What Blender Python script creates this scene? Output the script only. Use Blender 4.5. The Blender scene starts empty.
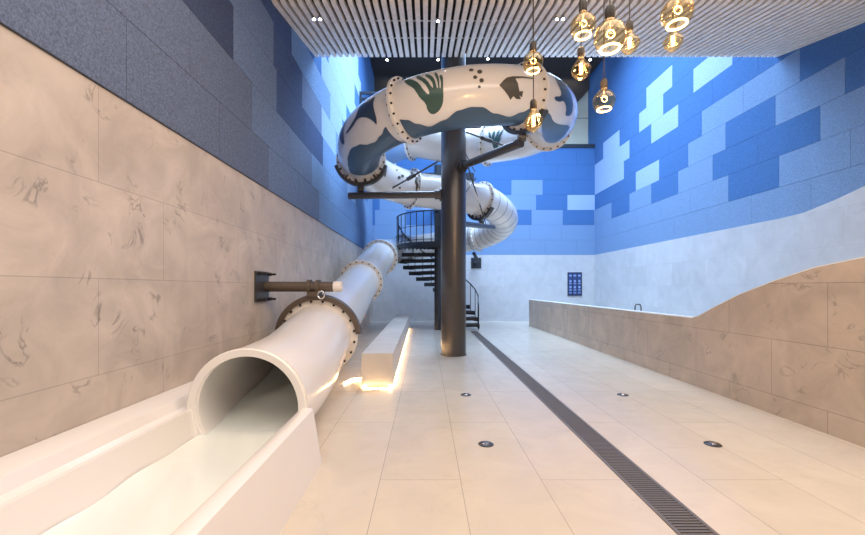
import bpy, bmesh, math, random
from mathutils import Vector, Matrix
from mathutils.bvhtree import BVHTree
from mathutils.geometry import delaunay_2d_cdt
random.seed(4)
PI = math.pi
C = bpy.context.scene.collection
sc = bpy.context.scene

# ------------------------------------------------------------------ helpers
def mat(name, col, rough=.5, metal=0, bump=None, noise=None, emit=None, spec=None, coat=0, trans=0):
    m = bpy.data.materials.new(name); m.use_nodes = True
    nt = m.node_tree; b = nt.nodes['Principled BSDF']
    b.inputs['Base Color'].default_value = (*col, 1)
    b.inputs['Roughness'].default_value = rough
    b.inputs['Metallic'].default_value = metal
    if spec is not None: b.inputs['Specular IOR Level'].default_value = spec
    if coat: b.inputs['Coat Weight'].default_value = coat; b.inputs['Coat Roughness'].default_value = .12
    if trans: b.inputs['Transmission Weight'].default_value = trans
    if emit:
        b.inputs['Emission Color'].default_value = (*emit[0], 1); b.inputs['Emission Strength'].default_value = emit[1]
    tc = nt.nodes.new('ShaderNodeTexCoord')
    if noise:
        sc_, amt = noise
        n = nt.nodes.new('ShaderNodeTexNoise'); n.inputs['Scale'].default_value = sc_; n.inputs['Detail'].default_value = 6
        nt.links.new(tc.outputs['Object'], n.inputs['Vector'])
        r = nt.nodes.new('ShaderNodeMapRange'); r.inputs[1].default_value = .3; r.inputs[2].default_value = .7
        r.inputs[3].default_value = 1-amt; r.inputs[4].default_value = 1+amt
        nt.links.new(n.outputs['Fac'], r.inputs[0])
        mx = nt.nodes.new('ShaderNodeVectorMath'); mx.operation = 'SCALE'; mx.inputs[0].default_value = col
        nt.links.new(r.outputs[0], mx.inputs['Scale']); nt.links.new(mx.outputs[0], b.inputs['Base Color'])
    if bump:
        n2 = nt.nodes.new('ShaderNodeTexNoise'); n2.inputs['Scale'].default_value = bump[0]; n2.inputs['Detail'].default_value = 4
        nt.links.new(tc.outputs['Object'], n2.inputs['Vector'])
        bp = nt.nodes.new('ShaderNodeBump'); bp.inputs['Strength'].default_value = bump[1]; bp.inputs['Distance'].default_value = .01
        nt.links.new(n2.outputs['Fac'], bp.inputs['Height']); nt.links.new(bp.outputs[0], b.inputs['Normal'])
    return m

def stone(name, col, axes, bw, rh, off, rough=.4, vein=.3, mortar=.004, cvar=.05, bumps=True, vcol=None, mcol=.55, cloud=1.):
    """limestone slabs in running bond; axes = which object axes run along / across the courses"""
    m = bpy.data.materials.new(name); m.use_nodes = True
    nt = m.node_tree; b = nt.nodes['Principled BSDF']; N = nt.nodes.new; L = nt.links.new
    tc = N('ShaderNodeTexCoord'); sp = N('ShaderNodeSeparateXYZ'); L(tc.outputs['Object'], sp.inputs[0])
    cb = N('ShaderNodeCombineXYZ')
    for i, a in enumerate(axes):
        ad = N('ShaderNodeMath'); ad.operation = 'SUBTRACT'; ad.inputs[1].default_value = off[i]
        L(sp.outputs[a], ad.inputs[0]); L(ad.outputs[0], cb.inputs[i])
    br = N('ShaderNodeTexBrick'); br.inputs['Scale'].default_value = 1
    br.inputs['Brick Width'].default_value = bw; br.inputs['Row Height'].default_value = rh
    br.inputs['Mortar Size'].default_value = mortar; br.inputs['Mortar Smooth'].default_value = .3
    br.inputs['Color1'].default_value = (1-cvar,)*3+(1,); br.inputs['Color2'].default_value = (1+cvar,)*3+(1,)
    br.inputs['Mortar'].default_value = (mcol,)*3+(1,); br.offset = .5
    L(cb.outputs[0], br.inputs['Vector'])
    n1 = N('ShaderNodeTexNoise'); n1.inputs['Scale'].default_value = 2.1; n1.inputs['Detail'].default_value = 8; n1.inputs['Roughness'].default_value = .6
    n1.inputs['Distortion'].default_value = .8
    L(tc.outputs['Object'], n1.inputs['Vector'])
    cr = N('ShaderNodeValToRGB'); e = cr.color_ramp.elements
    e[0].position = .34; e[0].color = (*[c*(1-.17*cloud) for c in col], 1); e[1].position = .68; e[1].color = (*[min(1, c*(1+.12*cloud)) for c in col], 1)
    L(n1.outputs['Fac'], cr.inputs[0])
    # sparse fossil-like veins
    n2 = N('ShaderNodeTexNoise'); n2.inputs['Scale'].default_value = 2.6; n2.inputs['Detail'].default_value = 5; n2.inputs['Distortion'].default_value = 1.6
    L(tc.outputs['Object'], n2.inputs['Vector'])
    v = N('ShaderNodeMapRange'); v.inputs[1].default_value = .0; v.inputs[2].default_value = .03; v.inputs[3].default_value = 1; v.inputs[4].default_value = 0
    ab = N('ShaderNodeMath'); ab.operation = 'SUBTRACT'; ab.inputs[1].default_value = .56; L(n2.outputs['Fac'], ab.inputs[0])
    ab2 = N('ShaderNodeMath'); ab2.operation = 'ABSOLUTE'; L(ab.outputs[0], ab2.inputs[0]); L(ab2.outputs[0], v.inputs[0])
    n3 = N('ShaderNodeTexNoise'); n3.inputs['Scale'].default_value = 3.3; n3.inputs['Detail'].default_value = 3
    mp = N('ShaderNodeMapping'); mp.inputs['Location'].default_value = (7, 3, 5); L(tc.outputs['Object'], mp.inputs[0]); L(mp.outputs[0], n3.inputs['Vector'])
    g = N('ShaderNodeMapRange'); g.inputs[1].default_value = .54; g.inputs[2].default_value = .64; L(n3.outputs['Fac'], g.inputs[0])
    mu = N('ShaderNodeMath'); mu.operation = 'MULTIPLY'; L(v.outputs[0], mu.inputs[0]); L(g.outputs[0], mu.inputs[1])
    mu2 = N('ShaderNodeMath'); mu2.operation = 'MULTIPLY'; mu2.inputs[1].default_value = vein; L(mu.outputs[0], mu2.inputs[0])
    mix = N('ShaderNodeMix'); mix.data_type = 'RGBA'
    L(mu2.outputs[0], mix.inputs['Factor']); L(cr.outputs[0], mix.inputs['A']); mix.inputs['B'].default_value = (*(vcol or [c*.4 for c in col]), 1)
    mm = N('ShaderNodeMix'); mm.data_type = 'RGBA'; mm.blend_type = 'MULTIPLY'; mm.inputs['Factor'].default_value = 1
    L(mix.outputs['Result'], mm.inputs['A']); L(br.outputs['Color'], mm.inputs['B'])
    L(mm.outputs['Result'], b.inputs['Base Color'])
    b.inputs['Roughness'].default_value = rough
    if bumps:
        bp = N('ShaderNodeBump'); bp.inputs['Strength'].default_value = .25; bp.inputs['Distance'].default_value = .004
        n4 = N('ShaderNodeTexNoise'); n4.inputs['Scale'].default_value = 9; n4.inputs['Detail'].default_value = 5; L(tc.outputs['Object'], n4.inputs['Vector'])
        L(n4.outputs['Fac'], bp.inputs['Height']); L(bp.outputs[0], b.inputs['Normal'])
    return m

def obj(name, bm, m, parent=None, smooth=False, recalc=True):
    me = bpy.data.meshes.new(name)
    if recalc: bmesh.ops.recalc_face_normals(bm, faces=bm.faces)
    bm.to_mesh(me); bm.free()
    for mm in (m if isinstance(m, (list, tuple)) else [m]): me.materials.append(mm)
    if smooth:
        for p in me.polygons: p.use_smooth = True
        if smooth == 'angle': me.set_sharp_from_angle(angle=math.radians(40))
    o = bpy.data.objects.new(name, me); C.objects.link(o)
    if parent: o.parent = parent
    return o
def tag(o, label, cat, group=None, kind=None):
    o['label'] = label; o['category'] = cat
    if group: o['group'] = group
    if kind: o['kind'] = kind
    return o
def thing(name, label, cat, loc=(0, 0, 0), group=None):
    o = bpy.data.objects.new(name, None); C.objects.link(o); o.location = loc; o.empty_display_size = .1
    return tag(o, label, cat, group)
def struct(name, bm, m, **k):
    o = obj(name, bm, m, **k); o['kind'] = 'structure'; return o
def bx(bm, x0, x1, y0, y1, z0, z1, mi=0):
    v = [bm.verts.new(p) for p in ((x0,y0,z0),(x1,y0,z0),(x1,y1,z0),(x0,y1,z0),(x0,y0,z1),(x1,y0,z1),(x1,y1,z1),(x0,y1,z1))]
    for f in ((0,3,2,1),(4,5,6,7),(0,1,5,4),(1,2,6,5),(2,3,7,6),(3,0,4,7)):
        fa = bm.faces.new([v[i] for i in f]); fa.material_index = mi
    return v
def frame(T, up=Vector((0, 0, 1))):
    T = T.normalized()
    if abs(T.dot(up)) > .97: up = Vector((0, 1, 0))
    B = T.cross(up).normalized(); return B, B.cross(T).normalized()
def tube(bm, pts, r, n=12, cap=True, closed=False, radii=None):
    pts = [Vector(p) for p in pts]; rings = []
    for i, p in enumerate(pts):
        if closed: T = pts[(i+1) % len(pts)]-pts[i-1]
        else: T = pts[min(i+1, len(pts)-1)]-pts[max(i-1, 0)]
        B, U = frame(T); rr = radii[i] if radii else r
        rings.append([bm.verts.new(p+B*math.cos(a)*rr+U*math.sin(a)*rr) for a in [2*PI*k/n for k in range(n)]])
    m = len(rings)
    for i in range(m if closed else m-1):
        a, b = rings[i], rings[(i+1) % m]
        for k in range(n): bm.faces.new((a[k], a[(k+1) % n], b[(k+1) % n], b[k]))
    if cap and not closed: bm.faces.new(rings[0][::-1]); bm.faces.new(rings[-1])
def lathe(bm, prof, c=(0, 0, 0), n=24, axis=None):
    """profile [(r, z)] turned about the vertical (or a given axis) through c"""
    c = Vector(c); ax = Vector(axis).normalized() if axis else Vector((0, 0, 1))
    B, U = frame(ax, Vector((0, 0, 1)) if abs(ax.z) < .9 else Vector((0, 1, 0)))
    rows = []
    for r, z in prof:
        if r < 1e-6: rows.append([bm.verts.new(c+ax*z)])
        else: rows.append([bm.verts.new(c+ax*z+B*math.cos(2*PI*k/n)*r+U*math.sin(2*PI*k/n)*r) for k in range(n)])
    for a, b in zip(rows, rows[1:]):
        for k in range(n):
            k2 = (k+1) % n
            if len(a) == 1 and len(b) == 1: continue
            if len(a) == 1: bm.faces.new((a[0], b[k2], b[k]))
            elif len(b) == 1: bm.faces.new((a[k], a[k2], b[0]))
            else: bm.faces.new((a[k], a[k2], b[k2], b[k]))
def prism_y(bm, prof, y0, y1):
    """closed (x, z) outline extruded along y"""
    a = [bm.verts.new((x, y0, z)) for x, z in prof]; b = [bm.verts.new((x, y1, z)) for x, z in prof]
    n = len(prof)
    for i in range(n): bm.faces.new((a[i], a[(i+1) % n], b[(i+1) % n], b[i]))
    bm.faces.new(a[::-1]); bm.faces.new(b)
def prism_x(bm, prof, x0, x1):
    a = [bm.verts.new((x0, y, z)) for y, z in prof]; b = [bm.verts.new((x1, y, z)) for y, z in prof]
    n = len(prof)
    for i in range(n): bm.faces.new((a[i], a[(i+1) % n], b[(i+1) % n], b[i]))
    bm.faces.new(a[::-1]); bm.faces.new(b)
NB = bmesh.new

# ------------------------------------------------------------------ camera
F, CX, CY, HC = 390., 426., 288., 1.5
cam = bpy.data.cameras.new('camera'); co = bpy.data.objects.new('camera', cam); C.objects.link(co)
co.location = (0, 0, HC); co.rotation_euler = (PI/2, 0, 0)
cam.sensor_width = 36; cam.lens = F/865*36; cam.shift_x = (432.5-CX)/865; cam.shift_y = (CY-267.5)/865
cam.clip_start = .05
sc.camera = co
def ray(x, y): return Vector(((x-CX)/F, 1, (CY-y)/F)).normalized()

# ------------------------------------------------------------------ materials
XL, XR, YB, HT, YG, YF, ZT = -2.44, 7.67, 17.7, 7.85, 18.4, -3., 11.4
M = {}
M['stoneL'] = stone('limestone_left', (.565, .49, .43), (1, 2), 1.42, .71, (2.87, .15), rough=.45, vein=.8, mcol=.72, cvar=.03)
M['stoneW'] = stone('limestone_pale', (.54, .555, .585), (1, 2), 1.42, .71, (2.87, .15), rough=.5, vein=.12, mcol=.85, cloud=.5)
M['stoneB'] = stone('limestone_back', (.54, .555, .585), (0, 2), 1.42, .71, (0, .15), rough=.5, vein=.12, mcol=.85, cloud=.5)
M['stoneP'] = stone('limestone_partition', (.52, .435, .36), (1, 2), 1.3, .66, (4.0, .235), rough=.4, vein=.6)
M['floor'] = stone('limestone_floor', (.645, .57, .475), (1, 0), 2.6, .63, (3.05, .27), rough=.22, vein=.12, mortar=.003, mcol=.58, cvar=.03, cloud=.35)
PC = {'l': (.32, .44, .64), 'm': (.18, .29, .48), 'd': (.065, .16, .37), 'g': (.125, .16, .25), 'k': (.055, .075, .14), 'n': (.07, .11, .23), 'h': (.15, .21, .34)}
for k, c in PC.items(): M['p_'+k] = mat('felt_panel_'+k, c, .95, noise=(75, .34), bump=(60, .3), spec=.15)
M['joint'] = mat('panel_joint', (.02, .03, .06), .9)
M['slat'] = mat('slat_wood', (.80, .75, .71), .6, noise=(8, .08))
M['black'] = mat('ceiling_void', (.018, .017, .018), .9)
M['dark_ceiling'] = mat('dark_ceiling_paint', (.055, .045, .04), .9)
M['white'] = mat('white_fibreglass', (.80, .77, .74), .2, coat=.6)
M['white_in'] = mat('slide_gelcoat', (.86, .82, .79), .22, coat=.4)
M['flange'] = mat('flange_fibreglass', (.80, .76, .72), .35)
M['ribgrey'] = mat('joint_grey', (.22, .24, .28), .5)
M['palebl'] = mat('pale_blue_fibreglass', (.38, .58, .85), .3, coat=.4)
M['wave'] = mat('steel_blue_film', (.05, .10, .17), .35, coat=.15)
M['fishgrey'] = mat('grey_brown_film', (.085, .075, .06), .35)
M['teal'] = mat('deep_green_film', (.045, .10, .085), .35)
M['navy'] = mat('navy_film', (.045, .075, .13), .3)
M['steel'] = mat('painted_steel', (.085, .08, .08), .38, metal=.6)
M['bronze'] = mat('bronze_painted_steel', (.13, .10, .08), .45, metal=.4)
M['column'] = mat('column_paint', (.095, .088, .088), .3, metal=.6)
M['bolt'] = mat('black_bolt', (.03, .025, .022), .4, metal=.5)
M['chrome'] = mat('chrome', (.7, .7, .72), .15, metal=1)
M['stair'] = mat('stair_steel', (.035, .04, .05), .5, metal=.4)
M['tread'] = mat('lit_tread_tone', (.42, .40, .38), .6, metal=.3)  # lit look of nosings and risers put into a paler colour
M['cream'] = mat('cream_panel', (.62, .60, .48), .6, noise=(1.5, .05))
M['seam'] = mat('dark_seam', (.05, .045, .04), .8)
M['trim'] = mat('trim_dark', (.04, .045, .055), .5, metal=.5)
M['cap'] = mat('wall_cap', (.8, .8, .8), .5)
M['led'] = mat('led_strip', (1, .8, .5), .5, emit=((1, .66, .32), 22))
M['benchF'] = mat('bench_stone', (.60, .55, .50), .45, noise=(3, .07))
M['cable'] = mat('white_cable', (.8, .75, .68), .4)
M['drain'] = mat('drain_steel', (.20, .175, .155), .42, metal=.35)
M['board'] = mat('navy_board', (.012, .025, .075), .4)
M['icon'] = mat('pale_pictogram', (.25, .34, .6), .5)
M['icon2'] = mat('blue_pictogram', (.03, .06, .20), .5)
M['filament'] = mat('filament_glow', (1, .6, .2), .5, emit=((1, .60, .20), 9))
M['ring'] = mat('led_ring_glow', (1, .75, .4), .5, emit=((1, .60, .20), 5))
M['spotglow'] = mat('spot_glow', (1, 1, 1), .5, emit=((1, .93, .85), 30))
M['water'] = mat('milky_water', (.84, .89, .86), .15, bump=(5, .3), coat=.3)
def amber():
    m = bpy.data.materials.new('amber_glass'); m.use_nodes = True; nt = m.node_tree; nt.nodes.clear(); N = nt.nodes.new
    o = N('ShaderNodeOutputMaterial'); mx = N('ShaderNodeMixShader'); t = N('ShaderNodeBsdfTransparent'); g = N('ShaderNodeBsdfGlossy')
    t.inputs[0].default_value = (.97, .84, .60, 1); g.inputs[0].default_value = (1, .85, .6, 1); g.inputs['Roughness'].default_value = .08
    lw = N('ShaderNodeLayerWeight'); lw.inputs[0].default_value = .14
    nt.links.new(lw.outputs['Facing'], mx.inputs[0]); nt.links.new(t.outputs[0], mx.inputs[1]); nt.links.new(g.outputs[0], mx.inputs[2]); nt.links.new(mx.outputs[0], o.inputs[0])
    return m
M['glass'] = amber(); M['sock'] = mat('socket_black', (.012, .01, .009), .6)

# ------------------------------------------------------------------ room shell
bm = NB(); bx(bm, XL-.2, XR+.2, YF-.2, YG+.2, -.2, 0); struct('floor', bm, M['floor'])

ROW0, RH, TW = 3.0, .68, 1.42
def panels(name, rows, phase, a0, a1, ztop, put, base):
    """felt panels in running bond; rows[k] = list of (start, end, colour) along the wall"""
    bm = NB(); keys = list('lmdgknh'); g = .0028
    k = 0
    while ROW0+k*RH < ztop-.02:
        z0 = ROW0+k*RH; z1 = min(z0+RH, ztop); ph = phase[k % len(phase)]
        a = ph-math.ceil((ph-a0)/TW)*TW
        while a < a1:
            s, e = max(a, a0), min(a+TW, a1)
            if e-s > .02:
                mid = (a+a+TW)/2; c = base(k, mid)
                for (p, q, cc) in rows.get(k, []):
                    if p-.1 < mid < q+.1: c = cc
                put(bm, s+g, e-g, z0+g, z1-g, keys.index(c))
            a += TW
        k += 1
    put(bm, a0, a1, ROW0-.02, ztop, len(keys), True)
    return struct(name, bm, [M['p_'+c] for c in keys]+[M['joint']])
def put_right(bm, s, e, z0, z1, mi, back=False):
    if back: bx(bm, XR, XR+.2, s, e, z0, z1, mi)
    else: bx(bm, XR-.02, XR+.002, s, e, z0, z1, mi)
def put_left(bm, s, e, z0, z1, mi, back=False):
    if back: bx(bm, XL-.2, XL, s, e, z0, z1, mi)
    else: bx(bm, XL-.002, XL+.02, s, e, z0, z1, mi)
def put_back(bm, s, e, z0, z1, mi, back=False):
    if back: bx(bm, s, e, YB, YB+.2, z0, z1, mi)
    else: bx(bm, s, e, YB-.02, YB+.002, z0, z1, mi)
D = 99
rowsR = {0: [(0, D, 'm')], 1: [(0, D, 'm'), (8.45, 9.87, 'd')],
 2: [(14.66, 16.1, 'd'), (16.1, D, 'm'), (13.2, 14.66, 'm'), (11.8, 13.2, 'd'), (10.4, 11.8, 'm'), (7.57, 10.4, 'd'), (-9, 7.57, 'm')],
 3: [(14.2, D, 'd'), (12.8, 14.2, 'l'), (11.4, 12.8, 'd'), (9.96, 11.4, 'm'), (8.54, 9.96, 'd'), (7.12, 8.54, 'm'), (-9, 7.12, 'd')],
 4: [(15.1, D, 'l'), (10.8, 15.1, 'd'), (7.98, 10.8, 'm'), (-9, 7.98, 'd')],
 5: [(14.66, D, 'l'), (13.2, 14.66, 'd'), (11.8, 13.2, 'l'), (-9, 11.8, 'd')],
 6: [(15.5, 16.9, 'l'), (14.0, 15.5, 'd'), (12.6, 14.0, 'l'), (11.16, 12.6, 'd'), (9.72, 11.16, 'l')],
 7: [(12.1, 13.5, 'l')]}
panels('wall_right', rowsR, [7.75, 7.03, 7.57, 7.12, 7.98, 7.57, 9.74, 7.86], YF, YG, ZT, put_right, lambda k, a: 'd' if k > 1 else 'm')
# left wall: panel colours step from slate near the entrance to blue towards the slide
def baseL(k, a):
    if a < 5.5: return 'g'
    return 'm' if k < 3 else 'm'
rowsL = {0: [(-9, 5.9, 'g'), (5.9, 8.8, 'h')], 1: [(-9, 5.3, 'g'), (5.3, 8.2, 'h')],
 2: [(-9, 4.9, 'k'), (4.9, 6.3, 'h'), (6.3, 9.1, 'n'), (11.9, 13.4, 'l')],
 3: [(-9, 4.8, 'g'), (4.8, 6.2, 'h'), (6.2, 7.6, 'n'), (7.6, 9.0, 'h'), (9.0, 10.4, 'l'), (11.9, 13.2, 'd'), (14.6, 16, 'd')],
 4: [(-9, 4.2, 'g'), (4.2, 5.6, 'h'), (5.6, 7.0, 'n'), (7.0, 8.4, 'm'), (9.8, 11.3, 'l'), (11.3, 12.7, 'd')],
 5: [(-9, 7.6, 'n'), (7.6, 9.0, 'd'), (9.0, 11.9, 'l'), (11.9, 13.3, 'd')],
 6: [(9.6, 13.9, 'l')], 7: [(8.9, 10.4, 'd'), (10.4, 13.2, 'l')], 8: [(8.4, 10, 'l'), (11.2, 14, 'l')], 9: [(9, 13.2, 'l')], 10: [(10, 13, 'l')]}
panels('wall_left', rowsL, [3.15, 2.58, 4.9, 4.78, 5.6, 4.76, 4.0, 4.7], YF, YG, ZT, put_left,
       lambda k, a: 'g' if (k < 5 and a < 6) else ('m' if k < 2 else ('d' if (k > 4) else 'm')))
def bX(x): return (x-CX)*YB/F
rowsB = {2: [(bX(513), bX(531.4), 'd'), (bX(562), bX(593), 'd'), (bX(344), bX(375), 'd'), (bX(406), bX(437.5), 'd')],
 3: [(bX(536), bX(566), 'd'), (bX(566), bX(593), 'l'), (bX(348), bX(380), 'd'), (bX(440), bX(506), 'd')],
 4: [(bX(512), bX(542.5), 'm')]}
panels('wall_back', rowsB, [bX(545), bX(530), bX(531.4), bX(536), bX(542.5), bX(527)], XL, XR, HT, put_back, lambda k, a: 'm' if k < 4 else 'd')

# stone cladding below the felt
bm = NB(); bx(bm, XL-.2, XL+.03, YF, YB, 0, 3.0); struct('wall_left', bm, M['stoneL'])
bm = NB(); bx(bm, XL, XR, YB-.03, YB+.2, 0, 3.0); struct('wall_back', bm, M['stoneB'])
bm = NB(); prism_x(bm, [(YF, 0), (YB, 0), (YB, 3.0), (8.4, 3.0), (7.9, 3.02), (7.3, 3.14), (6.81, 3.27), (6, 3.5), (5, 3.78), (4, 4.0), (2, 4.3), (YF, 4.5)], XR-.035, XR+.19)
struct('wall_right', bm, M['stoneW'])
bm = NB(); bx(bm, XL+.03, XL+.04, YF, YB-.03, 2.994, 3.003); struct('trim_1', bm, M['trim'])
# wall behind the camera, gallery above the back wall
bm = NB(); bx(bm, XL-.2, XR+.2, YF-.2, YF, 0, 6.4); struct('wall_front', bm, M['stoneB'])
bm = NB(); bx(bm, XL, XR, YB, YG, HT, HT+.12); struct('floor', bm, M['cream'])
bm = NB(); bx(bm, XL, XR, YB-.05, YB+.05, HT, HT+.17); struct('trim_2', bm, M['trim'])
bm = NB(); bx(bm, XL, XR, YG, YG+.2, HT, ZT)
for z in (9.5,): bx(bm, XL, XR, YG-.012, YG, z, z+.02, 1)
for i in range(5): bx(bm, XL+i*2.5+.3, XL+i*2.5+.31, YG-.008, YG, HT+.12, ZT, 1)
struct('wall_gallery', bm, [M['cream'], M['seam']])
bm = NB(); prism_y(bm, [(XL, ZT), (XR, ZT), (XR, 10.87), (7.09, 10.2), (5.06, 7.97), (XL, 7.97)], YG-.16, YG-.06)   # dark sloping soffit before the cream wall
struct('trim_5', bm, M['dark_ceiling'])

# slatted ceiling: level over the entrance, rising towards the shaft
Z1, Y1, Z2, Y2 = 5.98, 6.17, 6.53, 8.5
bm = NB(); n = 77; pitch = (XR-XL)/n; sw = pitch*.6
for i in range(n):
    x = XL+.03+i*pitch
    for (ya, za, yb, zb) in ((YF, Z1, Y1, Z1), (Y1, Z1, Y2, Z2)):
        prism_x(bm, [(ya, za), (yb, zb), (yb, zb+.07), (ya, za+.07)], x, x+sw)
for (ya, za, yb, zb) in ((YF, Z1, Y1, Z1), (Y1, Z1, Y2, Z2)):
    a = len(bm.faces)
    prism_x(bm, [(ya, za+.085), (yb, zb+.085), (yb, zb+.2), (ya, za+.2)], XL, XR)
    bm.faces.ensure_lookup_table()
    for f in bm.faces[a:]: f.material_index = 1
for y in (6.9, 7.65): # thin carrier rails seen across the slats
    z = Z1+(y-Y1)*(Z2-Z1)/(Y2-Y1)
    bx(bm, XL, XR, y-.012, y+.012, z+.07, z+.084)
struct('ceiling', bm, [M['slat'], M['black']])
bm = NB(); bx(bm, XL-.2, XR+.2, Y2-.3, Y2-.02, Z2+.2, ZT); struct('trim_3', bm, M['dark_ceiling'])
bm = NB(); bx(bm, XL-.2, XR+.2, Y2-.3, YG+.2, ZT, ZT+.2); struct('ceiling', bm, M['dark_ceiling'])

# low partition wall with its swept-up near end
bm = NB()
top = [(15.6, 1.03), (6.05, 1.03), (5.9, 1.07), (5.6, 1.21), (5.13, 1.41), (4.61, 1.58), (4.14, 1.71), (3.66, 1.785), (3.0, 1.86), (2, 1.92), (YF, 1.95)]
prism_x(bm, [(YF, 0), (15.6, 0)]+top, 4.12, 4.30); struct('wall_partition', bm, M['stoneP'])
bm = NB()
tt = [(y, z+.001) for y, z in top]; prism_x(bm, tt+[(y, z+.012) for y, z in tt[::-1]], 4.118, 4.305); struct('trim_4', bm, M['cap'])

# ------------------------------------------------------------------ slide path
LX, LY, RXX, RYY = .67, 9.2, 2.20, 2.4
def hel(th, z): a = math.radians(th); return (LX+RXX*math.cos(a), LY+RYY*math.sin(a), z)
ctrl = [(-1.55, 14.7, 5.90), (-1.62, 13.4, 5.86), (-1.30, 12.25, 5.82)]
hz = {120: 5.78, 90: 5.73, 60: 5.62, 30: 5.48, 0: 5.33, -30: 5.15, -60: 4.98, -90: 4.82, -120: 4.70, -150: 4.61, -180: 4.53, -210: 4.44, -240: 4.37, -270: 4.30}
idx = {}
for th, z in hz.items(): idx[th] = len(ctrl); ctrl.append(hel(th, z))
tail = [(2.0, 12.45, 4.2), (2.75, 13.8, 3.88), (2.35, 15.2, 3.58), (1.0, 15.9, 3.36), (-.3, 15.8, 3.17), (-1.2, 14.75, 2.9), (-1.5, 12.7, 2.5), (-1.73, 10.4, 1.67), (-1.72, 8.2, 1.15), (-1.63, 5.93, .77), (-1.53, 4.5, .55), (-1.5, 3.335, .49)]
ti = len(ctrl); ctrl += tail
ctrl = [Vector(p) for p in ctrl]
SUB = 16
def cr(i, t):
    p0 = ctrl[max(i-1, 0)]; p1 = ctrl[i]; p2 = ctrl[min(i+1, len(ctrl)-1)]; p3 = ctrl[min(i+2, len(ctrl)-1)]
    if i == 0: p0 = p1*2-p2
    if i+2 >= len(ctrl): p3 = p2*2-p1
    return .5*((2*p1)+(-p0+p2)*t+(2*p0-5*p1+4*p2-p3)*t*t+(-p0+3*p1-3*p2+p3)*t**3)
def P(u):
    i = min(int(u), len(ctrl)-2); return cr(i, u-i)
def PT(u):
    e = .02; return (P(min(u+e, len(ctrl)-1))-P(max(u-e, 0))).normalized()
UMAX = len(ctrl)-1
R, RI = .49, .445
def ringpt(u, phi, r):
    T = PT(u)
    if u > UMAX-.6: T = T.lerp(Vector((0, -1, 0)), (u-(UMAX-.6))/.6).normalized()
    B, U = frame(T)   # B = outward side on the upper clockwise loop
    return P(u)+B*math.cos(phi)*r+U*math.sin(phi)*r
def sweep(bm, u0, u1, ro, ri, n=48, step=1/12., both=True, wob=0):
    k = max(2, int(math.ceil((u1-u0)/step))); us = [u0+(u1-u0)*i/k for i in range(k+1)]
    def rings(r): return [[bm.verts.new(ringpt(u, 2*PI*j/n, r)) for j in range(n)] for u in us]
    O = rings(ro); I = rings(ri)
    for rr, fl in ((O, 0), (I, 1)):
        for a, b in zip(rr, rr[1:]):
            for j in range(n):
                q = (a[j], a[(j+1) % n], b[(j+1) % n], b[j]); bm.faces.new(q if fl else q[::-1])
    for e in (0, -1):
        for j in range(n): bm.faces.new((O[e][j], O[e][(j+1) % n], I[e][(j+1) % n], I[e][j]))
def collar(bm, u, r0, r1, w, a0=0, a1=2*PI, n=48):
    """flat ring (or arc of one) lying in the plane of a joint"""
    T = PT(u); B, U = frame(T); c = P(u); full = abs(a1-a0-2*PI) < 1e-4
    A = [a0+(a1-a0)*i/n for i in range(n if full else n+1)]; rows = []
    for a in A:
        d = B*math.cos(a)+U*math.sin(a)
        rows.append([bm.verts.new(c+d*r+T*s) for r, s in ((r0, -w/2), (r1, -w/2), (r1, w/2), (r0, w/2))])
    for i in range(len(rows) if full else len(rows)-1):
        a, b = rows[i], rows[(i+1) % len(rows)]
        for k in range(4): bm.faces.new((a[k], a[(k+1) % 4], b[(k+1) % 4], b[k]))
    if not full: bm.faces.new(rows[0]); bm.faces.new(rows[-1][::-1])

slide = thing('water_slide', 'long white tube water slide looping round the column down to the trough, with sea-life graphics', 'water slide', (-1.5, 3.3, 0))
def spart(name, bm, m, parent=slide, **k):
    o = obj(name, bm, m, parent, **k)
    root = parent
    if parent is slide: o.matrix_parent_inverse = Matrix.Translation(-slide.location)
    return o
# joints along the run
joints = [1.2, idx[120], idx[60], idx[0], idx[-60], idx[-120]-.07, idx[-180], idx[-240], ti-.25, ti+2.3, ti+4.6, ti+6, ti+7, ti+9]
edges = [0]+joints+[UMAX]
for i, (a, b) in enumerate(zip(edges, edges[1:])):
    bm = NB(); sweep(bm, a, b, R, RI)
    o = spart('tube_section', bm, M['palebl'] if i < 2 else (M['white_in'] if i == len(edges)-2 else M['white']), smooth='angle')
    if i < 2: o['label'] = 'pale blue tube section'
# moulded ribs on the far bends
for (a, b, k) in ((ti-.05, ti+3.4, 15), (.15, 1.9, 6)):
    for j in range(k):
        u = a+(b-a)*j/(k-1); bm = NB(); collar(bm, u, R-.01, R+.006, .022, n=40); spart('rib', bm, M['ribgrey'])
BOLT = NB(); lathe(BOLT, [(0, -.055), (.018, -.055), (.018, .055), (0, .055)], n=8)
bolt_me = bpy.data.meshes.new('bolt'); BOLT.to_mesh(bolt_me); BOLT.free(); bolt_me.materials.append(M['bolt'])
near = {idx[-60], idx[-120]-.07, idx[-180], idx[0], ti+9}
rest = NB()
for u in joints:
    bm = NB(); collar(bm, u, R-.02, .585, .05); fl = spart('flange', bm, M['flange'], smooth='angle')
    T = PT(u); B, U = frame(T); c = P(u)
    for k in range(20):
        a = 2*PI*(k+.5)/20; p = c+(B*math.cos(a)+U*math.sin(a))*.545
        if u in near:
            o = bpy.data.objects.new('bolt', bolt_me); C.objects.link(o); o.parent = fl
            o.matrix_parent_inverse = Matrix()
            o.matrix_local = Matrix.Translation(p)@T.to_track_quat('Z', 'Y').to_matrix().to_4x4()
        else: lathe(rest, [(0, -.05), (.018, -.05), (.018, .05), (0, .05)], p, 8, T)
o = spart('bolts', rest, M['bolt']); o['kind'] = 'stuff'

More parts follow.
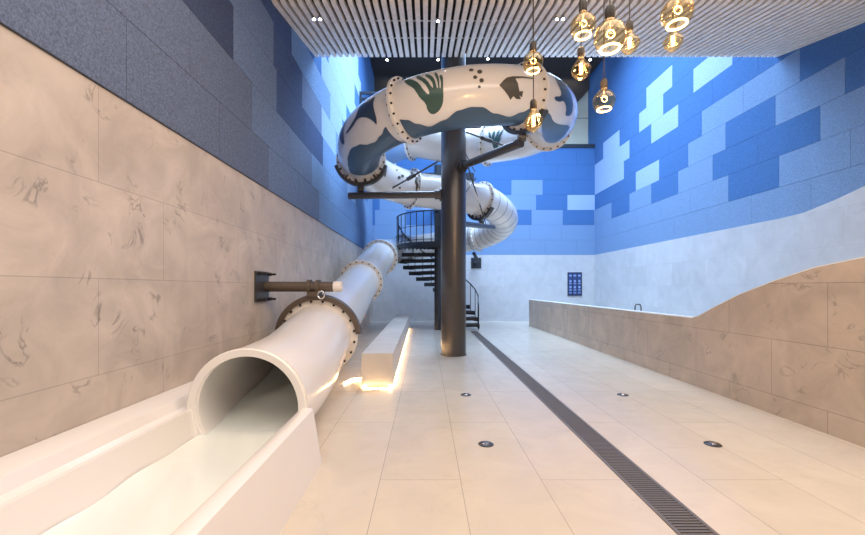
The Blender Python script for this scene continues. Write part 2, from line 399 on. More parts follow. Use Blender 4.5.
# --- graphics printed on the tube (thin film following the surface)
bm = NB(); N_ = 64; us = [i/24. for i in range(int(UMAX*24)+1)]
rings = [[bm.verts.new(ringpt(u, 2*PI*j/N_, R)) for j in range(N_)] for u in us]
for a, b in zip(rings, rings[1:]):
    for j in range(N_): bm.faces.new((a[j], b[j], b[(j+1) % N_], a[(j+1) % N_]))
bmesh.ops.recalc_face_normals(bm, faces=bm.faces)
BV = BVHTree.FromBMesh(bm); bm.free()
eye = Vector((0, 0, HC))
PTS = [(u, P(u)) for u in [i/40. for i in range(int(UMAX*40)+1)]]
def hit(x, y, far=False):
    d = ray(x, y); r = BV.ray_cast(eye, d)
    if r[0] is None: r = BV.find_nearest(eye+d*7.5); return r[0], (r[0]-PTS[min(range(len(PTS)), key=lambda i: (PTS[i][1]-r[0]).length)][1]).normalized()
    p = r[0]
    c = PTS[min(range(len(PTS)), key=lambda i: (PTS[i][1]-p).length)][1]
    return p, (p-c).normalized()
def film(name, pts, m, label=None, step=1.6):
    xs = [p[0] for p in pts]; ys = [p[1] for p in pts]
    def inside(x, y):
        c = False; n = len(pts)
        for i in range(n):
            (x1, y1), (x2, y2) = pts[i], pts[i-1]
            if (y1 > y) != (y2 > y) and x < (x2-x1)*(y-y1)/(y2-y1)+x1: c = not c
        return c
    V = []; n = 0; E = []
    for i in range(len(pts)):
        a, b = Vector(pts[i]), Vector(pts[(i+1) % len(pts)]); k = max(1, int((b-a).length/1.5))
        for j in range(k): V.append(a.lerp(b, j/k))
    n = len(V); E = [(i, (i+1) % n) for i in range(n)]
    x = min(xs)
    while x < max(xs):
        y = min(ys)
        while y < max(ys):
            if inside(x, y): V.append(Vector((x, y)))
            y += step
        x += step
    ov, oe, of, *_ = delaunay_2d_cdt(V, E, [list(range(n))], 1, 1e-4)
    bm = NB(); vs = []
    for v in ov:
        p, nn = hit(v.x, v.y); vs.append(bm.verts.new(p+nn*.006))
    for f in of:
        a, b, c = (vs[f[0]].co, vs[f[1]].co, vs[f[2]].co)
        if max((a-b).length, (b-c).length, (c-a).length) < .3:
            try: bm.faces.new([vs[i] for i in f])
            except ValueError: pass
    for f in bm.faces: f.smooth = True
    o = spart(name, bm, m, recalc=True)
    if label: o['label'] = label
    return o
def smooth_poly(pts, it=2):
    for _ in range(it):
        q = []
        for i in range(len(pts)):
            a, b = pts[i], pts[(i+1) % len(pts)]
            q += [(a[0]*.75+b[0]*.25, a[1]*.75+b[1]*.25), (a[0]*.25+b[0]*.75, a[1]*.25+b[1]*.75)]
        pts = q
    return pts
cA = lambda L: [(330+x*.1868, 60+y*.1868) for x, y in L]
cB = lambda L: [(440+x*.187, 60+y*.187) for x, y in L]
cC = lambda L: [(320+x*.3237, 50+y*.3237) for x, y in L]
film('stingray_graphic', smooth_poly(cA([(243,196),(205,222),(165,240),(150,270),(138,305),(118,340),(84,392),(90,398),(125,355),(150,312),(185,305),(215,315),(240,335),(252,350),(250,310),(238,270),(232,232),(238,212)]), 1), M['navy'], 'navy stingray graphic')
film('fin_graphic', smooth_poly(cA([(78,315),(52,368),(52,420),(66,452),(80,450),(72,405),(74,365),(86,330)]), 1), M['navy'], 'navy fin-like graphic')
film('hand_coral_graphic', smooth_poly(cA([(522,272),(514,232),(482,204),(462,172),(446,150),(400,124),(403,106),(440,105),(475,122),(500,160),(530,190),(532,165),(505,122),(455,94),(478,84),(520,108),(545,148),(555,150),(545,110),(502,82),(530,76),(560,100),(572,152),(580,152),(575,110),(556,70),(572,68),(585,100),(586,152),(593,152),(595,118),(583,82),(605,82),(606,140),(608,215),(597,255),(572,284),(545,292)]), 1), M['teal'], 'green hand-shaped coral graphic')
film('fish_graphic', smooth_poly(cB([(316,135),(338,110),(356,95),(385,88),(440,88),(500,97),(500,103),(440,97),(402,100),(416,125),(424,168),(444,166),(438,200),(424,190),(432,210),(406,208),(392,192),(376,214),(362,188),(342,162)]), 0), M['fishgrey'], 'grey fish graphic with a long trailing fin')
film('dolphin_graphic', smooth_poly(cB([(606,82),(655,118),(692,165),(712,225),(706,285),(690,300),(668,298),(676,255),(660,215),(640,226),(612,214),(612,194),(645,196),(648,170),(628,125)]), 1), M['navy'], 'navy dolphin-like graphic')
for (x, y, r, s) in ((167,55,13,.6),(212,64,14,.8),(188,93,11,.9),(222,110,12,1),(210,144,8,1)):
    film('bubble_graphic', cB([(x+r*math.cos(2*PI*k/12), y+r*s*math.sin(2*PI*k/12)) for k in range(12)]), M['fishgrey'])
# steel-blue wave band running along the underside of the front loop
def wave(name, px, lo, m=M['wave']):
    smp = []
    for x, y in px:
        p, nn = hit(x, y); u, c = min(PTS, key=lambda q: (q[1]-p).length)
        T = PT(u); B, U = frame(T); d = p-c; f = math.atan2(d.dot(U), d.dot(B)); smp.append((u, f-2*PI if f > 0 else f))
    smp.sort(); u0, u1 = smp[0][0], smp[-1][0]; bm = NB(); rows = []; k = int((u1-u0)*40)
    def at(u):
        for (a, fa), (b, fb) in zip(smp, smp[1:]):
            if a <= u <= b+1e-9:
                t = (u-a)/max(b-a, 1e-6); return fa+(fb-fa)*(3*t*t-2*t**3)
        return smp[-1][1]
    for i in range(k+1):
        u = u0+(u1-u0)*i/k; f = at(u); rows.append([bm.verts.new(ringpt(u, f+(lo-f)*j/16, R+.005)) for j in range(17)])
    for a, b in zip(rows, rows[1:]):
        for j in range(16): bm.faces.new((a[j], a[j+1], b[j+1], b[j]))
    for f in bm.faces: f.smooth = True
    return spart(name, bm, m)
wave('wave_graphic', cC([(205,236),(190,262),(170,284),(150,291),(120,292),(98,303),(86,330),(86,350),(90,368),(95,380)]), -.5)
wave('wave_graphic', cC([(248,214),(268,216),(300,228),(340,236),(385,216),(430,186),(465,176),(495,176),(540,196),(585,206),(625,192),(660,176)]), -.5)
film('wave_graphic', smooth_poly(cB([(556,270),(588,284),(604,328),(640,346),(694,348),(688,372),(660,412),(628,436),(590,446),(556,430),(545,380),(540,320)]), 1), M['wave'])
# small motifs on the rear runs
cE = lambda L: [(455+x*.1215, 120+y*.1215) for x, y in L]
film('seagrass_graphic', cE([(326,255),(310,205),(296,176),(280,148),(272,90),(282,70),(292,110),(302,148),(312,100),(330,65),(330,120),(324,158),(350,100),(375,58),(366,105),(348,152),(375,104),(405,62),(386,120),(364,160),(385,140),(362,190),(346,255)]), M['teal'], 'green sea grass graphic')
cG = lambda L: [(350+x*.187, 120+y*.187) for x, y in L]
film('sea_creature_graphic', cG([(172,235),(182,225),(190,245),(197,270),(190,300),(183,305),(178,270)]), M['fishgrey'])
film('sea_creature_graphic', cG([(350,305),(362,305),(360,330),(366,350),(356,385),(350,385),(352,350),(345,330)]), M['fishgrey'])
for (x, y, r) in ((250,268,5),(262,308,9),(280,300,8),(266,362,6),(330,283,8)):
    film('bubble_graphic', cG([(x+r*math.cos(2*PI*k/8), y+r*math.sin(2*PI*k/8)) for k in range(8)]), M['fishgrey'])

# --- run-out trough
bm = NB(); Y0 = .15
inner = [(-1.99, .467), (-1.965, .35), (-1.935, .24), (-1.87, .13), (-1.75, .06), (-1.53, .035), (-1.31, .06), (-1.18, .13), (-1.115, .24), (-1.085, .35), (-1.07, .467)]
sect = [(XL+.035, 0), (XL+.035, .543), (-2.17, .543), (-2.155, .538), (-2.125, .462), (-2.05, .452), (-2.035, .467)]+inner+[(-1.06, .474), (-.985, .474), (-.965, .462), (-.89, 0)]
prism_y(bm, sect, Y0, 3.335)
prism_y(bm, [(XL+.035, 0), (XL+.035, .543), (-2.17, .543), (-2.155, .538), (-2.125, .462), (-2.02, .44), (-2.02, 0)], 3.335, 4.03)
spart('trough', bm, M['white_in'], smooth='angle')
# end ring of the last tube section
bm = NB()
rr = [(RI-.006, 0), (RI-.002, -.012), (R+.012, -.014), (R+.022, -.004), (R+.022, .02), (R-.002, .13), (RI, .13)]
lathe(bm, rr+[rr[0]], (-1.53, 3.33, .475), 56, (0, 1, 0)); spart('end_ring', bm, M['white_in'], smooth='angle')
# water
bm = NB(); W = []
nx = 14
def wx(z): return .425*math.sqrt(max(0, 1-((.47-z)/.44)**2)) if False else None
for i in range(60):
    y = Y0+i*(3.42-Y0)/59; z0 = .25
    W.append([bm.verts.new((-1.933+j*.815/nx, y, z0+.012*math.sin(y*9+j*.9)*math.sin(j*.7+y*2)+.02*(j/nx-.5)**2)) for j in range(nx+1)])
for a, b in zip(W, W[1:]):
    for j in range(nx): bm.faces.new((a[j], a[j+1], b[j+1], b[j]))
# water film climbing the tube bottom
k = 30; W2 = []
for i in range(k+1):
    u = UMAX-.001-i*1.9/k; W2.append([ringpt(u, 0, 0)+frame(PT(u))[0]*(-.40+.80*j/nx)*(1 if u < UMAX-.5 else 1)-Vector((0, 0, .16-.05*math.sin(j*.5+i*.3)*(j/nx)*(1-j/nx)*2)) for j in range(nx+1)])
for i in range(k+1):
    w = max(0, 1-i/12.); w = w*w*(3-2*w)
    for j in range(nx+1):
        p = W2[i][j]; q = Vector((p.x, p.y, .252)); W2[i][j] = p.lerp(q, w)
rows = [[bm.verts.new(p) for p in r] for r in W2]
for a, b in zip(rows, rows[1:]):
    for j in range(nx): bm.faces.new((a[j], a[j+1], b[j+1], b[j]))
tag(obj('water', bm, M['water'], smooth=True), 'milky pale green water flowing out of the tube along the trough', 'water', kind='stuff')

# ------------------------------------------------------------------ support column with arms
CXc, CYc, CR = .62, 8.80, .28
colm = thing('support_column', 'tall round dark grey steel column in the middle of the slide loops', 'column', (CXc, CYc, 0))
def cpart(name, bm, m, parent=colm, **k):
    o = obj(name, bm, m, parent, **k)
    if parent is colm: o.matrix_parent_inverse = Matrix.Translation(-colm.location)
    return o
bm = NB(); lathe(bm, [(0, 0), (CR, 0), (CR, ZT-.01), (0, ZT-.01)], (CXc, CYc, 0), 64); cpart('shaft', bm, M['column'], smooth='angle')
bm = NB(); lathe(bm, [(CR, 0), (CR+.012, 0), (CR+.012, .03), (CR, .03)], (CXc, CYc, 0), 64); cpart('base_collar', bm, M['steel'], smooth='angle')
def arm(tip, z, r=.075, rt=None, name='arm'):
    a = Vector((CXc, CYc, z)); b = Vector(tip); d = (b-a); dh = Vector((d.x, d.y, 0)).normalized(); s = a+dh*(CR-.02)
    bm = NB(); tube(bm, [s, b], r, 20, radii=[r, rt or r]); o = cpart(name, bm, M['column'], smooth='angle')
    bm = NB(); lathe(bm, [(0, 0), (r*1.9, 0), (r*1.9, .05), (r*1.35, .05), (r*1.35, .16), (0, .16)], s, 20, b-s); cpart('arm_socket', bm, M['steel'], smooth='angle')
    return s, b
def clamp(u, a0, a1, tip, m=M['steel'], mk=cpart, hang=0):
    bm = NB(); collar(bm, u, .565, .64, .12, a0, a1, 36); o = mk('clamp', bm, m, smooth='angle')
    T = PT(u); B, U = frame(T); c = P(u); bm = NB()
    for k in range(6):
        a = a0+(a1-a0)*(k+.5)/6; d = B*math.cos(a)+U*math.sin(a); tube(bm, [c+d*.50-T*.06, c+d*.60-T*.06], .025, 8)
    mk('clamp_lug', bm, m)
    am = (a0+a1)/2; q = c+(B*math.cos(am)+U*math.sin(am))*.63; tip = Vector(tip)
    bm = NB(); tube(bm, [q, tip], .04, 12); lathe(bm, [(0, -.07), (.075, -.07), (.075, .07), (0, .07)], q.lerp(tip, .55), 14, (1, 0, 0)); mk('hanger', bm, m, smooth='angle')
uL = idx[-180]; pL = P(uL)
arm((pL.x-.28, pL.y-.05, 3.66), 3.62, .08); clamp(uL, math.radians(-165), math.radians(-15), (pL.x, pL.y-.02, 3.74))
uR = idx[-60]; pR = P(uR)
tipR = (pR.x-.02, pR.y+.05, 4.17)
arm(tipR, 4.17, .075, .085); clamp(uR, math.radians(-140), math.radians(-15), (pR.x-.0, pR.y+.05, 4.21))
arm((2.0, 11.6, 3.30), 3.0, .07); clamp(ti-.25, math.radians(-150), math.radians(-30), (1.7, 11.6, 3.36))
def rod(a, b, r=.016, m='steel', buckle=True):
    a, b = Vector(a), Vector(b); bm = NB(); tube(bm, [a, b], r, 8)
    if buckle:
        c = a.lerp(b, .5); d = (b-a).normalized(); tube(bm, [c-d*.18, c-d*.14, c+d*.14, c+d*.18], r, 8, radii=[r, r*2.4, r*2.4, r])
    cpart('tie_rod', bm, M[m])
def at(x, y, d): return ((x-CX)*d/F, d, HC+(CY-y)*d/F)
bm = NB(); tube(bm, [(.85, 8.95, 4.05), (1.0, 9.5, 4.1), (1.25, 10.1, 4.0), (1.45, 10.6, 3.85), (1.42, 10.9, 3.65), (1.3, 11.1, 3.6)], .02, 8); cpart('cable', bm, M['cable'], smooth=True)
rod(at(437, 162, 8.9), at(389, 190, 10.4), .022)
rod(at(463, 131, 8.9), at(508, 147, 9.6), .022)
rod(at(462, 147, 8.9), at(487, 228, 12.0), .018, buckle=False)
rod(at(462, 147, 8.9), at(475, 172, 11.5), .018, buckle=False)
rod(at(463, 196, 8.9), at(476, 178, 11.5), .018, buckle=False)

# ------------------------------------------------------------------ wall bracket holding the near flange
wb = thing('wall_bracket', 'dark bronze pipe bracket bolted to the stone wall, clamping the near slide flange', 'bracket', (XL+.03, 5.8, 1.52))
def wpart(name, bm, m, **k):
    o = obj(name, bm, m, wb, **k); o.matrix_parent_inverse = Matrix.Translation(-wb.location); return o
xw = XL+.03
bm = NB(); bx(bm, xw, xw+.03, 5.47, 5.91, 1.30, 1.74); wpart('wall_plate', bm, M['steel'])
bm = NB(); tube(bm, [(xw+.03, 5.8, 1.52), (-1.36, 5.8, 1.52)], .075, 28); wpart('pipe', bm, M['bronze'], smooth='angle')
bm = NB(); tube(bm, [(-1.37, 5.8, 1.52), (-1.25, 5.8, 1.52)], .077, 28); wpart('end_cap', bm, M['flange'], smooth='angle')['label'] = 'cream end cap'
for y in (5.51, 5.87):
    for z in (1.335, 1.705):
        bm = NB(); lathe(bm, [(0, 0), (.016, 0), (.016, .13), (0, .13)], (xw+.02, y, z), 10, (1, 0, 0)); lathe(bm, [(0, .03), (.028, .03), (.028, .06), (0, .06)], (xw+.02, y, z), 6, (1, 0, 0)); wpart('bolt', bm, M['bolt'])
uA = ti+9
clamp(uA, math.radians(4), math.radians(176), (-1.66, 5.82, 1.42), M['bronze'], wpart)
bm = NB()
for x in (-1.73, -1.60): lathe(bm, [(.075, -.025), (.105, -.025), (.105, .025), (.075, .025), (.075, -.025)], (x, 5.8, 1.52), 24, (1, 0, 0))
bx(bm, -1.75, -1.58, 5.72, 5.88, 1.38, 1.44)
wpart('pipe_clip', bm, M['bronze'], smooth='angle')
bm = NB(); tube(bm, [(-1.54+.05*math.cos(a), 5.72, 1.40+.055*math.sin(a)) for a in [2*PI*k/16 for k in range(16)]], .014, 8, closed=True); wpart('shackle', bm, M['chrome'], smooth=True)

# bracket on the back wall for the far bend
fb = thing('wall_bracket', 'small black bracket plate on the pale back wall right of the column', 'bracket', (2.27, YB-.03, 2.63))
bm = NB(); bx(bm, -.23, .23, -.03, 0, -.24, .24); obj('wall_plate', bm, M['stair'], fb)
bm = NB(); tube(bm, [(-.05, -.03, .02), (-.05, -1.0, .02), (-.3, -1.6, .3)], .07, 14); obj('pipe', bm, M['stair'], fb, smooth='angle')
# frame bracket high on the left wall
hb = thing('steel_frame', 'thin dark steel frame fixed high on the blue left wall behind the ring', 'frame', (XL+.02, 14.2, 8.6))
bm = NB(); bx(bm, 0, 1.4, -.04, .04, -.04, .04); obj('bar', bm, M['stair'], hb)
bm = NB(); bx(bm, 0, 1.4, .5, .58, -.0, .08); obj('bar', bm, M['stair'], hb)
bm = NB(); bx(bm, 0, .08, -.04, .04, -1.6, -.04); obj('upright', bm, M['stair'], hb)

# ------------------------------------------------------------------ long bench with light strip
bench = thing('stone_bench', 'long low pale stone bench on the floor with warm light glowing underneath', 'bench', (-.73, 5.85, 0))
def quadbox(bm, A, B_, z0, z1, mi=0):
    """box between two end edges A=(xl,xr,y) and B_=(xl,xr,y)"""
    P8 = [(A[0], A[2], z0), (A[1], A[2], z0), (B_[1], B_[2], z0), (B_[0], B_[2], z0), (A[0], A[2], z1), (A[1], A[2], z1), (B_[1], B_[2], z1), (B_[0], B_[2], z1)]
    v = [bm.verts.new(p) for p in P8]
    for f in ((0,3,2,1),(4,5,6,7),(0,1,5,4),(1,2,6,5),(2,3,7,6),(3,0,4,7)): bm.faces.new([v[i] for i in f]).material_index = mi
def bpart(name, bm, m):
    o = obj(name, bm, m, bench); o.matrix_parent_inverse = Matrix.Translation(-bench.location); return o
bm = NB(); quadbox(bm, (-.97, -.495, 5.85), (-1.085, -.61, 14.6), .05, .517)
bmesh.ops.bevel(bm, geom=bm.edges[:], offset=.006, segments=2, affect='EDGES'); bpart('seat_block', bm, M['benchF'])
bm = NB(); quadbox(bm, (-.90, -.57, 5.93), (-1.0, -.69, 14.5), 0, .05); bpart('plinth', bm, M['benchF'])
bm = NB(); quadbox(bm, (-.54, -.52, 5.9), (-.655, -.635, 14.5), .025, .047); quadbox(bm, (-.945, -.925, 5.9), (-1.06, -1.04, 14.5), .025, .047)
quadbox(bm, (-.95, -.51, 5.80), (-.95, -.51, 5.812), .002, .014); bpart('light_strip', bm, M['led'])
bm = NB(); pts = [at(x, y, 585/(y-CY)) for x, y in ((352, 379), (354, 383), (358, 387), (363, 390), (370, 391.5), (378, 390.5), (384, 387), (389, 382))]
pts = [(p[0], p[1], .012) for p in pts]; tube(bm, pts, .009, 8)
tag(obj('cable', bm, M['cable'], smooth=True), 'thin white cable looping over the floor at the near end of the bench', 'cable')
bm = NB(); tube(bm, [(-1.28, 6.1, .015), (-1.20, 6.35, .015), (-1.1, 6.4, .015), (-1.03, 6.42, .015)], .012, 8)
tag(obj('light_strip', bm, M['led']), 'glowing warm light strip on the floor between tube and bench', 'light strip')

# ------------------------------------------------------------------ spiral staircase
SX, SY, SR, HP = .42, 14.0, 1.48, 2.98
st = thing('spiral_staircase', 'black steel spiral staircase behind the column', 'staircase', (SX, SY, 0))
bm = NB(); lathe(bm, [(0, 0), (.12, 0), (.12, 5.9), (0, 5.9)], (0, 0, 0), 24); obj('pole', bm, M['stair'], st, smooth='angle')
def sector(bm, a0, a1, r0, r1, z0, z1, n=4):
    rows = []
    for i in range(n+1):
        a = math.radians(a0+(a1-a0)*i/n); c, s = math.cos(a), math.sin(a)
        rows.append([bm.verts.new(p) for p in ((r0*c, r0*s, z0), (r1*c, r1*s, z0), (r1*c, r1*s, z1), (r0*c, r0*s, z1))])
    for a, b in zip(rows, rows[1:]):
        for k in range(4): bm.faces.new((a[k], a[(k+1) % 4], b[(k+1) % 4], b[k]))
    bm.faces.new(rows[0]); bm.faces.new(rows[-1][::-1])
bm = NB(); sector(bm, 168, 285, .1, SR, HP-.05, HP, 16); sector(bm, 168, 285, SR-.03, SR+.02, HP-.16, HP+.02, 16)
for k in range(9): sector(bm, 168, 285, .2+k*.14, .22+k*.14, HP-.11, HP-.05, 14)
obj('platform', bm, M['stair'], st)
hr = []
for i in range(1, 14):
    a = 180-13.6*i; z = HP-.213*i
    bm = NB(); sector(bm, a-11, a+11, .1, SR, z-.05, z); sector(bm, a+9.5, a+11, .1, SR, z-.14, z-.05, 1); sector(bm, a-11, a+11, SR-.03, SR+.01, z-.14, z+.01)
    t = obj('tread', bm, M['stair'], st); bm = NB(); sector(bm, a-10, a-3, .2, SR-.05, z-.056, z-.05); u_ = obj('tread_lit_band', bm, M['tread'], t)  # pale band under each tread imitates lit nosings and risers
    ar = math.radians(a); x, y = (SR-.02)*math.cos(ar), (SR-.02)*math.sin(ar)
    bm = NB(); tube(bm, [(x, y, z), (x, y, z+1.02)], .014, 6); obj('baluster', bm, M['stair'], st)
    hr.append((x, y, z+1.02))
hr.append((hr[-1][0]+.0, hr[-1][1]-.12, .85)); hr.append((hr[-1][0], hr[-1][1]-.02, .02))
bm = NB(); tube(bm, hr, .022, 8); obj('handrail', bm, M['stair'], st, smooth=True)
for zz in (1.02, .55, .1):
    bm = NB(); tube(bm, [((SR-.02)*math.cos(math.radians(a)), (SR-.02)*math.sin(math.radians(a)), HP+zz) for a in range(168, 286, 6)], .022 if zz > 1 else .01, 8)
    obj('handrail' if zz > 1 else 'rail', bm, M['stair'], st, smooth=True)
for a in range(170, 286, 10):
    ar = math.radians(a); x, y = (SR-.02)*math.cos(ar), (SR-.02)*math.sin(ar)
    bm = NB(); tube(bm, [(x, y, HP), (x, y, HP+1.02)], .014, 6); obj('baluster', bm, M['stair'], st)
bm = NB(); bx(bm, -.12, .55, -.9, -.86, HP+.02, HP+1.05); obj('guard_panel', bm, M['stair'], st)
bm = NB(); bx(bm, -2.3, 1.2, -.8, 1.2, 5.21, 5.35); obj('upper_deck', bm, M['stair'], st)
bm = NB(); bx(bm, -2.3, 1.2, -.84, -.8, 5.13, 5.39); obj('edge_beam', bm, M['stair'], st)
bm = NB(); bx(bm, -.1, .1, 1.0, 3.67, 5.0, 5.2); obj('deck_beam', bm, M['stair'], st)

# ------------------------------------------------------------------ floor drain, jets, sign, rail
dr = thing('floor_drain', 'long dark slotted channel drain running through the floor', 'drain', (1.655, 7, 0))
def dpart(name, bm, m):
    o = obj(name, bm, m, dr); o.matrix_parent_inverse = Matrix.Translation(-dr.location); return o
bm = NB(); bx(bm, 1.53, 1.555, .5, 13.6, -.01, .006); bx(bm, 1.755, 1.78, .5, 13.6, -.01, .006); dpart('edge_frame', bm, M['drain'])
bm = NB(); bx(bm, 1.555, 1.755, .5, 13.6, -.01, .001); dpart('channel', bm, M['seam'])
bm = NB()
y = .5
while y < 13.6: bx(bm, 1.557, 1.753, y, y+.016, .001, .005); y += .030
dpart('grating', bm, M['drain'])
proto = None
LB = ['round dark floor jet in front, left of the drain', 'round dark floor jet in front, right of the drain', 'small dark floor jet further back, left of the drain', 'small dark floor jet further back, right of the drain']
for i, (x, y) in enumerate(((.575, 3.74), (2.75, 3.74), (.56, 5.47), (2.76, 5.47))):
    t = thing('floor_jet', LB[i], 'floor jet', (x, y, 0), 'floor jets')
    if not proto:
        bm = NB(); lathe(bm, [(0, .001), (.074, .001), (.074, .004), (.066, .009), (.0, .009)], n=32); a = obj('cover', bm, M['steel'], t, smooth='angle')
        bm = NB(); lathe(bm, [(0, .009), (.030, .009), (.026, .016), (0, .018)], n=24); b = obj('nozzle', bm, M['chrome'], t, smooth='angle'); proto = (a, b)
    else:
        for q in proto: c = q.copy(); C.objects.link(c); c.parent = t
sg = thing('notice_board', 'navy board with rows of pale pictograms on the back wall', 'sign', (6.73, YB-.035, 1.68))
bm = NB(); bx(bm, -.32, .32, -.035, 0, -.53, .53); obj('panel', bm, M['board'], sg)
bm = NB()
for k, z in enumerate((.38, .13, .02, -.14, -.27, -.40)):
    for j in (-.2, 0, .2):
        h = .055 if k in (0, 1, 3) else .03
        if k in (1, 3):
            lathe(bm, [(0, .036), (.055, .036), (.055, .04), (0, .04)], (j, 0, z), 10, (0, -1, 0))
        else: bx(bm, j-.06, j+.06, -.04, -.035, z-h*.7, z+h*.7)
obj('pictograms', bm, [M['icon']], sg)
bm = NB()
for j in (-.2, 0, .2): bx(bm, j-.075, j+.075, -.0365, -.035, -.47, .48)
obj('backing_tiles', bm, M['icon2'], sg)
bm = NB(); xx, yy = 4.85, 9.05
tube(bm, [(xx, yy, 0), (xx, yy, 1.06), (xx+.02, yy, 1.12), (xx+.12, yy, 1.12), (xx+.14, yy, 1.06), (xx+.14, yy, 0)], .014, 8)
tag(obj('hand_rail', bm, M['steel'], smooth=True), 'small metal loop rail peeking over the low partition wall', 'handrail')

# ------------------------------------------------------------------ pendant lamps
def lamp(kind, x, y, w, label):
    """kind 'ring' (globe with a lit ring) or 'drop' (tear-shaped); w = bulb width in px at its distance"""
    D0 = .20 if kind == 'ring' else .155
    d = D0*F/w; px, _, pz = at(x, y, d)
    t = thing('pendant_lamp', label, 'pendant lamp', (px, d, pz), 'pendant lamps')
    s = D0/2; n = 28
    if kind == 'ring':
        pr = [(s*math.sin(a)*1.0, s*math.cos(a)*1.02) for a in [math.radians(g) for g in range(18, 141, 6)]]
        pr = [(s*.26, s*1.25), (s*.28, s*1.08)]+pr
        bm = NB(); lathe(bm, pr, n=n); obj('glass_bulb', bm, M['glass'], t, smooth=True)
        bm = NB(); tube(bm, [(s*.60*math.cos(a), s*.60*math.sin(a), -s*.80) for a in [2*PI*k/28 for k in range(28)]], s*.075, 8, closed=True); obj('led_ring', bm, M['ring'], t, smooth=True)
        bm = NB(); tube(bm, [(s*.27*math.cos(a), -s*.1+.0*a, s*.15+s*.27*math.sin(a)) for a in [2*PI*k/16 for k in range(16)]], s*.03, 6, closed=True); obj('filament', bm, M['ring'], t, smooth=True)
        bm = NB(); tube(bm, [(0, 0, s*1.05), (0, 0, s*.45)], s*.05, 8); obj('stem', bm, M['chrome'], t)
        top = s*1.2
    else:
        pr = [(.26, 1.42), (.30, 1.25), (.42, 1.0), (.70, .62), (.95, .25), (1.0, .02), (.90, -.35), (.66, -.72), (.36, -.95), (0, -1.02)]
        bm = NB(); lathe(bm, [(a*s, b*s) for a, b in pr], n=12); obj('glass_bulb', bm, M['glass'], t, smooth=False)
        bm = NB(); tube(bm, [(s*.16*math.cos(k*.9), s*.16*math.sin(k*.9), s*(.75-1.25*k/40)) for k in range(41)], s*.035, 6); obj('filament', bm, M['filament'], t, smooth=True)
        top = s*1.38
    bm = NB(); q = s*.9 if kind == 'ring' else s
    lathe(bm, [(0, top-.005), (q*.30, top-.005), (q*.36, top+q*.1), (q*.36, top+q*.75), (q*.25, top+q*.95), (q*.1, top+q*1.02), (0, top+q*1.02)], n=20); obj('socket', bm, M['sock'], t, smooth='angle')
    bm = NB(); tube(bm, [(0, 0, top+q), (0, 0, Z1+.03-pz)], .0045, 6); obj('cord', bm, M['bolt'], t)
    bm = NB(); lathe(bm, [(0, 0), (.05, 0), (.05, .03), (0, .03)], (0, 0, Z1-pz-.012), 16); obj('ceiling_rose', bm, M['bolt'], t)
    ld = bpy.data.lights.new('bulb_light', 'POINT'); ld.energy = 9; ld.color = (1, .62, .30); ld.shadow_soft_size = .04
    lo = bpy.data.objects.new('bulb_light', ld); C.objects.link(lo); lo.parent = t; lo.location = (0, 0, -s*.2)
lamp('ring', 533, 63, 20, 'amber globe pendant lamp on a long cord, leftmost, directly above a tear-shaped bulb')
lamp('drop', 533.5, 122, 19, 'tear-shaped amber pendant lamp hanging lowest, before the right slide clamp')
lamp('ring', 583, 26, 24, 'amber globe pendant lamp above a tear-shaped one, left of the largest globe')
lamp('ring', 610, 37, 30, 'largest amber globe pendant lamp, in the middle of the cluster')
lamp('drop', 629.5, 44, 19, 'tear-shaped amber pendant lamp touching the right side of the largest globe')
lamp('drop', 581, 70, 19, 'small tear-shaped pendant lamp hanging below a globe, before the dark upper ceiling')
lamp('ring', 604, 101, 21, 'amber globe pendant lamp hanging low in front of the corner of the blue walls')
lamp('ring', 677, 13, 29, 'rightmost large amber globe pendant lamp at the top of the picture')
lamp('drop', 673, 42, 18, 'tear-shaped pendant lamp glowing below the rightmost globe')

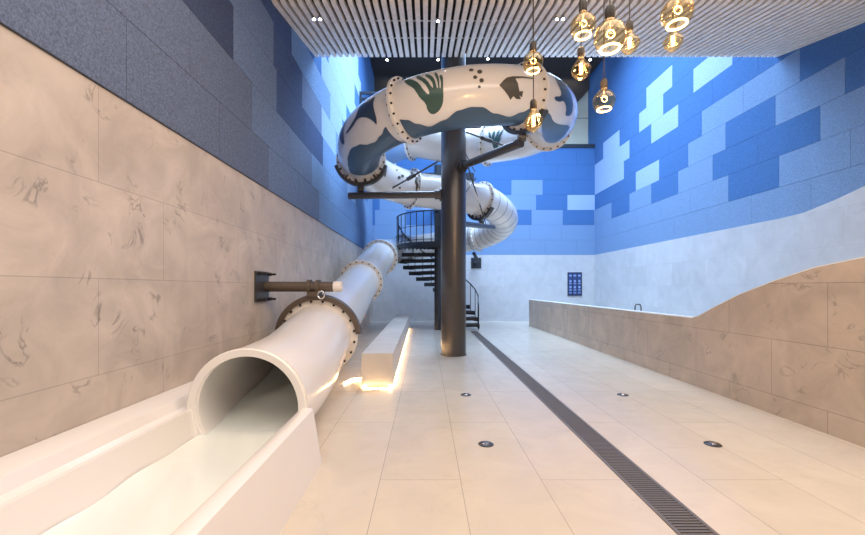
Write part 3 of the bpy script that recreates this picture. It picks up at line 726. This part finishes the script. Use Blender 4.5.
# recessed ceiling spots
SPL = [(317, 17, 's', 'small twin spotlight in the slatted ceiling, leftmost'), (438, 19, 's', 'small spotlight in the slatted ceiling, centre'), (560, 17, 's', 'small spotlight in the slatted ceiling, right of the first pendant cord'),
       (387, 59, 'u', 'leftmost tiny spotlight on the dark upper ceiling'), (438, 59, 'u', 'tiny spotlight on the dark upper ceiling, left of the column top'), (488, 58, 'u', 'tiny spotlight on the dark upper ceiling, right of the column top'), (590, 59, 'u', 'rightmost tiny spotlight on the dark upper ceiling')]
for x, y, k, lb in SPL:
    if k == 's':
        zs = (Z2-Z1)/(Y2-Y1); kk = (CY-y)/F  # meet the sloped ceiling
        d = (Z1-zs*Y1-HC)/(kk-zs)
        z = HC+kk*d-.01
    else: d = (ZT-HC)*F/(CY-y); z = ZT-.01
    px = (x-CX)*d/F
    t = thing('spotlight', lb, 'spotlight', (px, d, z), 'ceiling spotlights')
    for dx in ((-.05, .05) if x in (317, 560) else (0,)):
        r = .028 if k == 's' else .06
        bm = NB(); lathe(bm, [(0, .01), (r*1.4, .01), (r*1.4, -.02), (r, -.03), (r, -.01), (0, -.01)], (dx, 0, 0), 16); obj('housing', bm, M['chrome'], t, smooth='angle')
        bm = NB(); lathe(bm, [(0, -.012), (r*.9, -.012), (r*.9, -.016), (0, -.016)], (dx, 0, 0), 16); obj('lens', bm, M['spotglow'], t)

# ------------------------------------------------------------------ lights
def area(name, loc, size, power, col, rot=(0, 0, 0), sy=None, spread=None):
    l = bpy.data.lights.new(name, 'AREA'); l.energy = power; l.color = col; l.shape = 'RECTANGLE'; l.size = size; l.size_y = sy or size
    if spread: l.spread = spread
    o = bpy.data.objects.new(name, l); C.objects.link(o); o.location = loc; o.rotation_euler = rot; return o
cool = (.50, .71, 1.0)
area('shaft_light', (2.6, 12.4, 11.2), 8.0, 1300, cool, sy=5, spread=math.radians(145))
area('shaft_light', (2.6, 9.0, 10.9), 9, 300, cool, (math.radians(50), 0, 0), sy=.8)
area('gallery_fill', (2.6, 17.9, 11.3), 9, 25, (1, .93, .8), sy=.3)  # unseen fill light added to brighten the cream gallery wall
area('hall_light', (1.4, 1.0, 5.85), 8.5, 350, (1, .87, .75), sy=5)
w = bpy.data.worlds.new('world'); sc.world = w; w.use_nodes = True
w.node_tree.nodes['Background'].inputs[0].default_value = (.7, .8, 1, 1); w.node_tree.nodes['Background'].inputs[1].default_value = .3
sc.view_settings.view_transform = 'Standard'; sc.view_settings.look = 'None'; sc.view_settings.gamma = 1
sc.view_settings.use_curve_mapping = False; sc.view_settings.exposure = .58
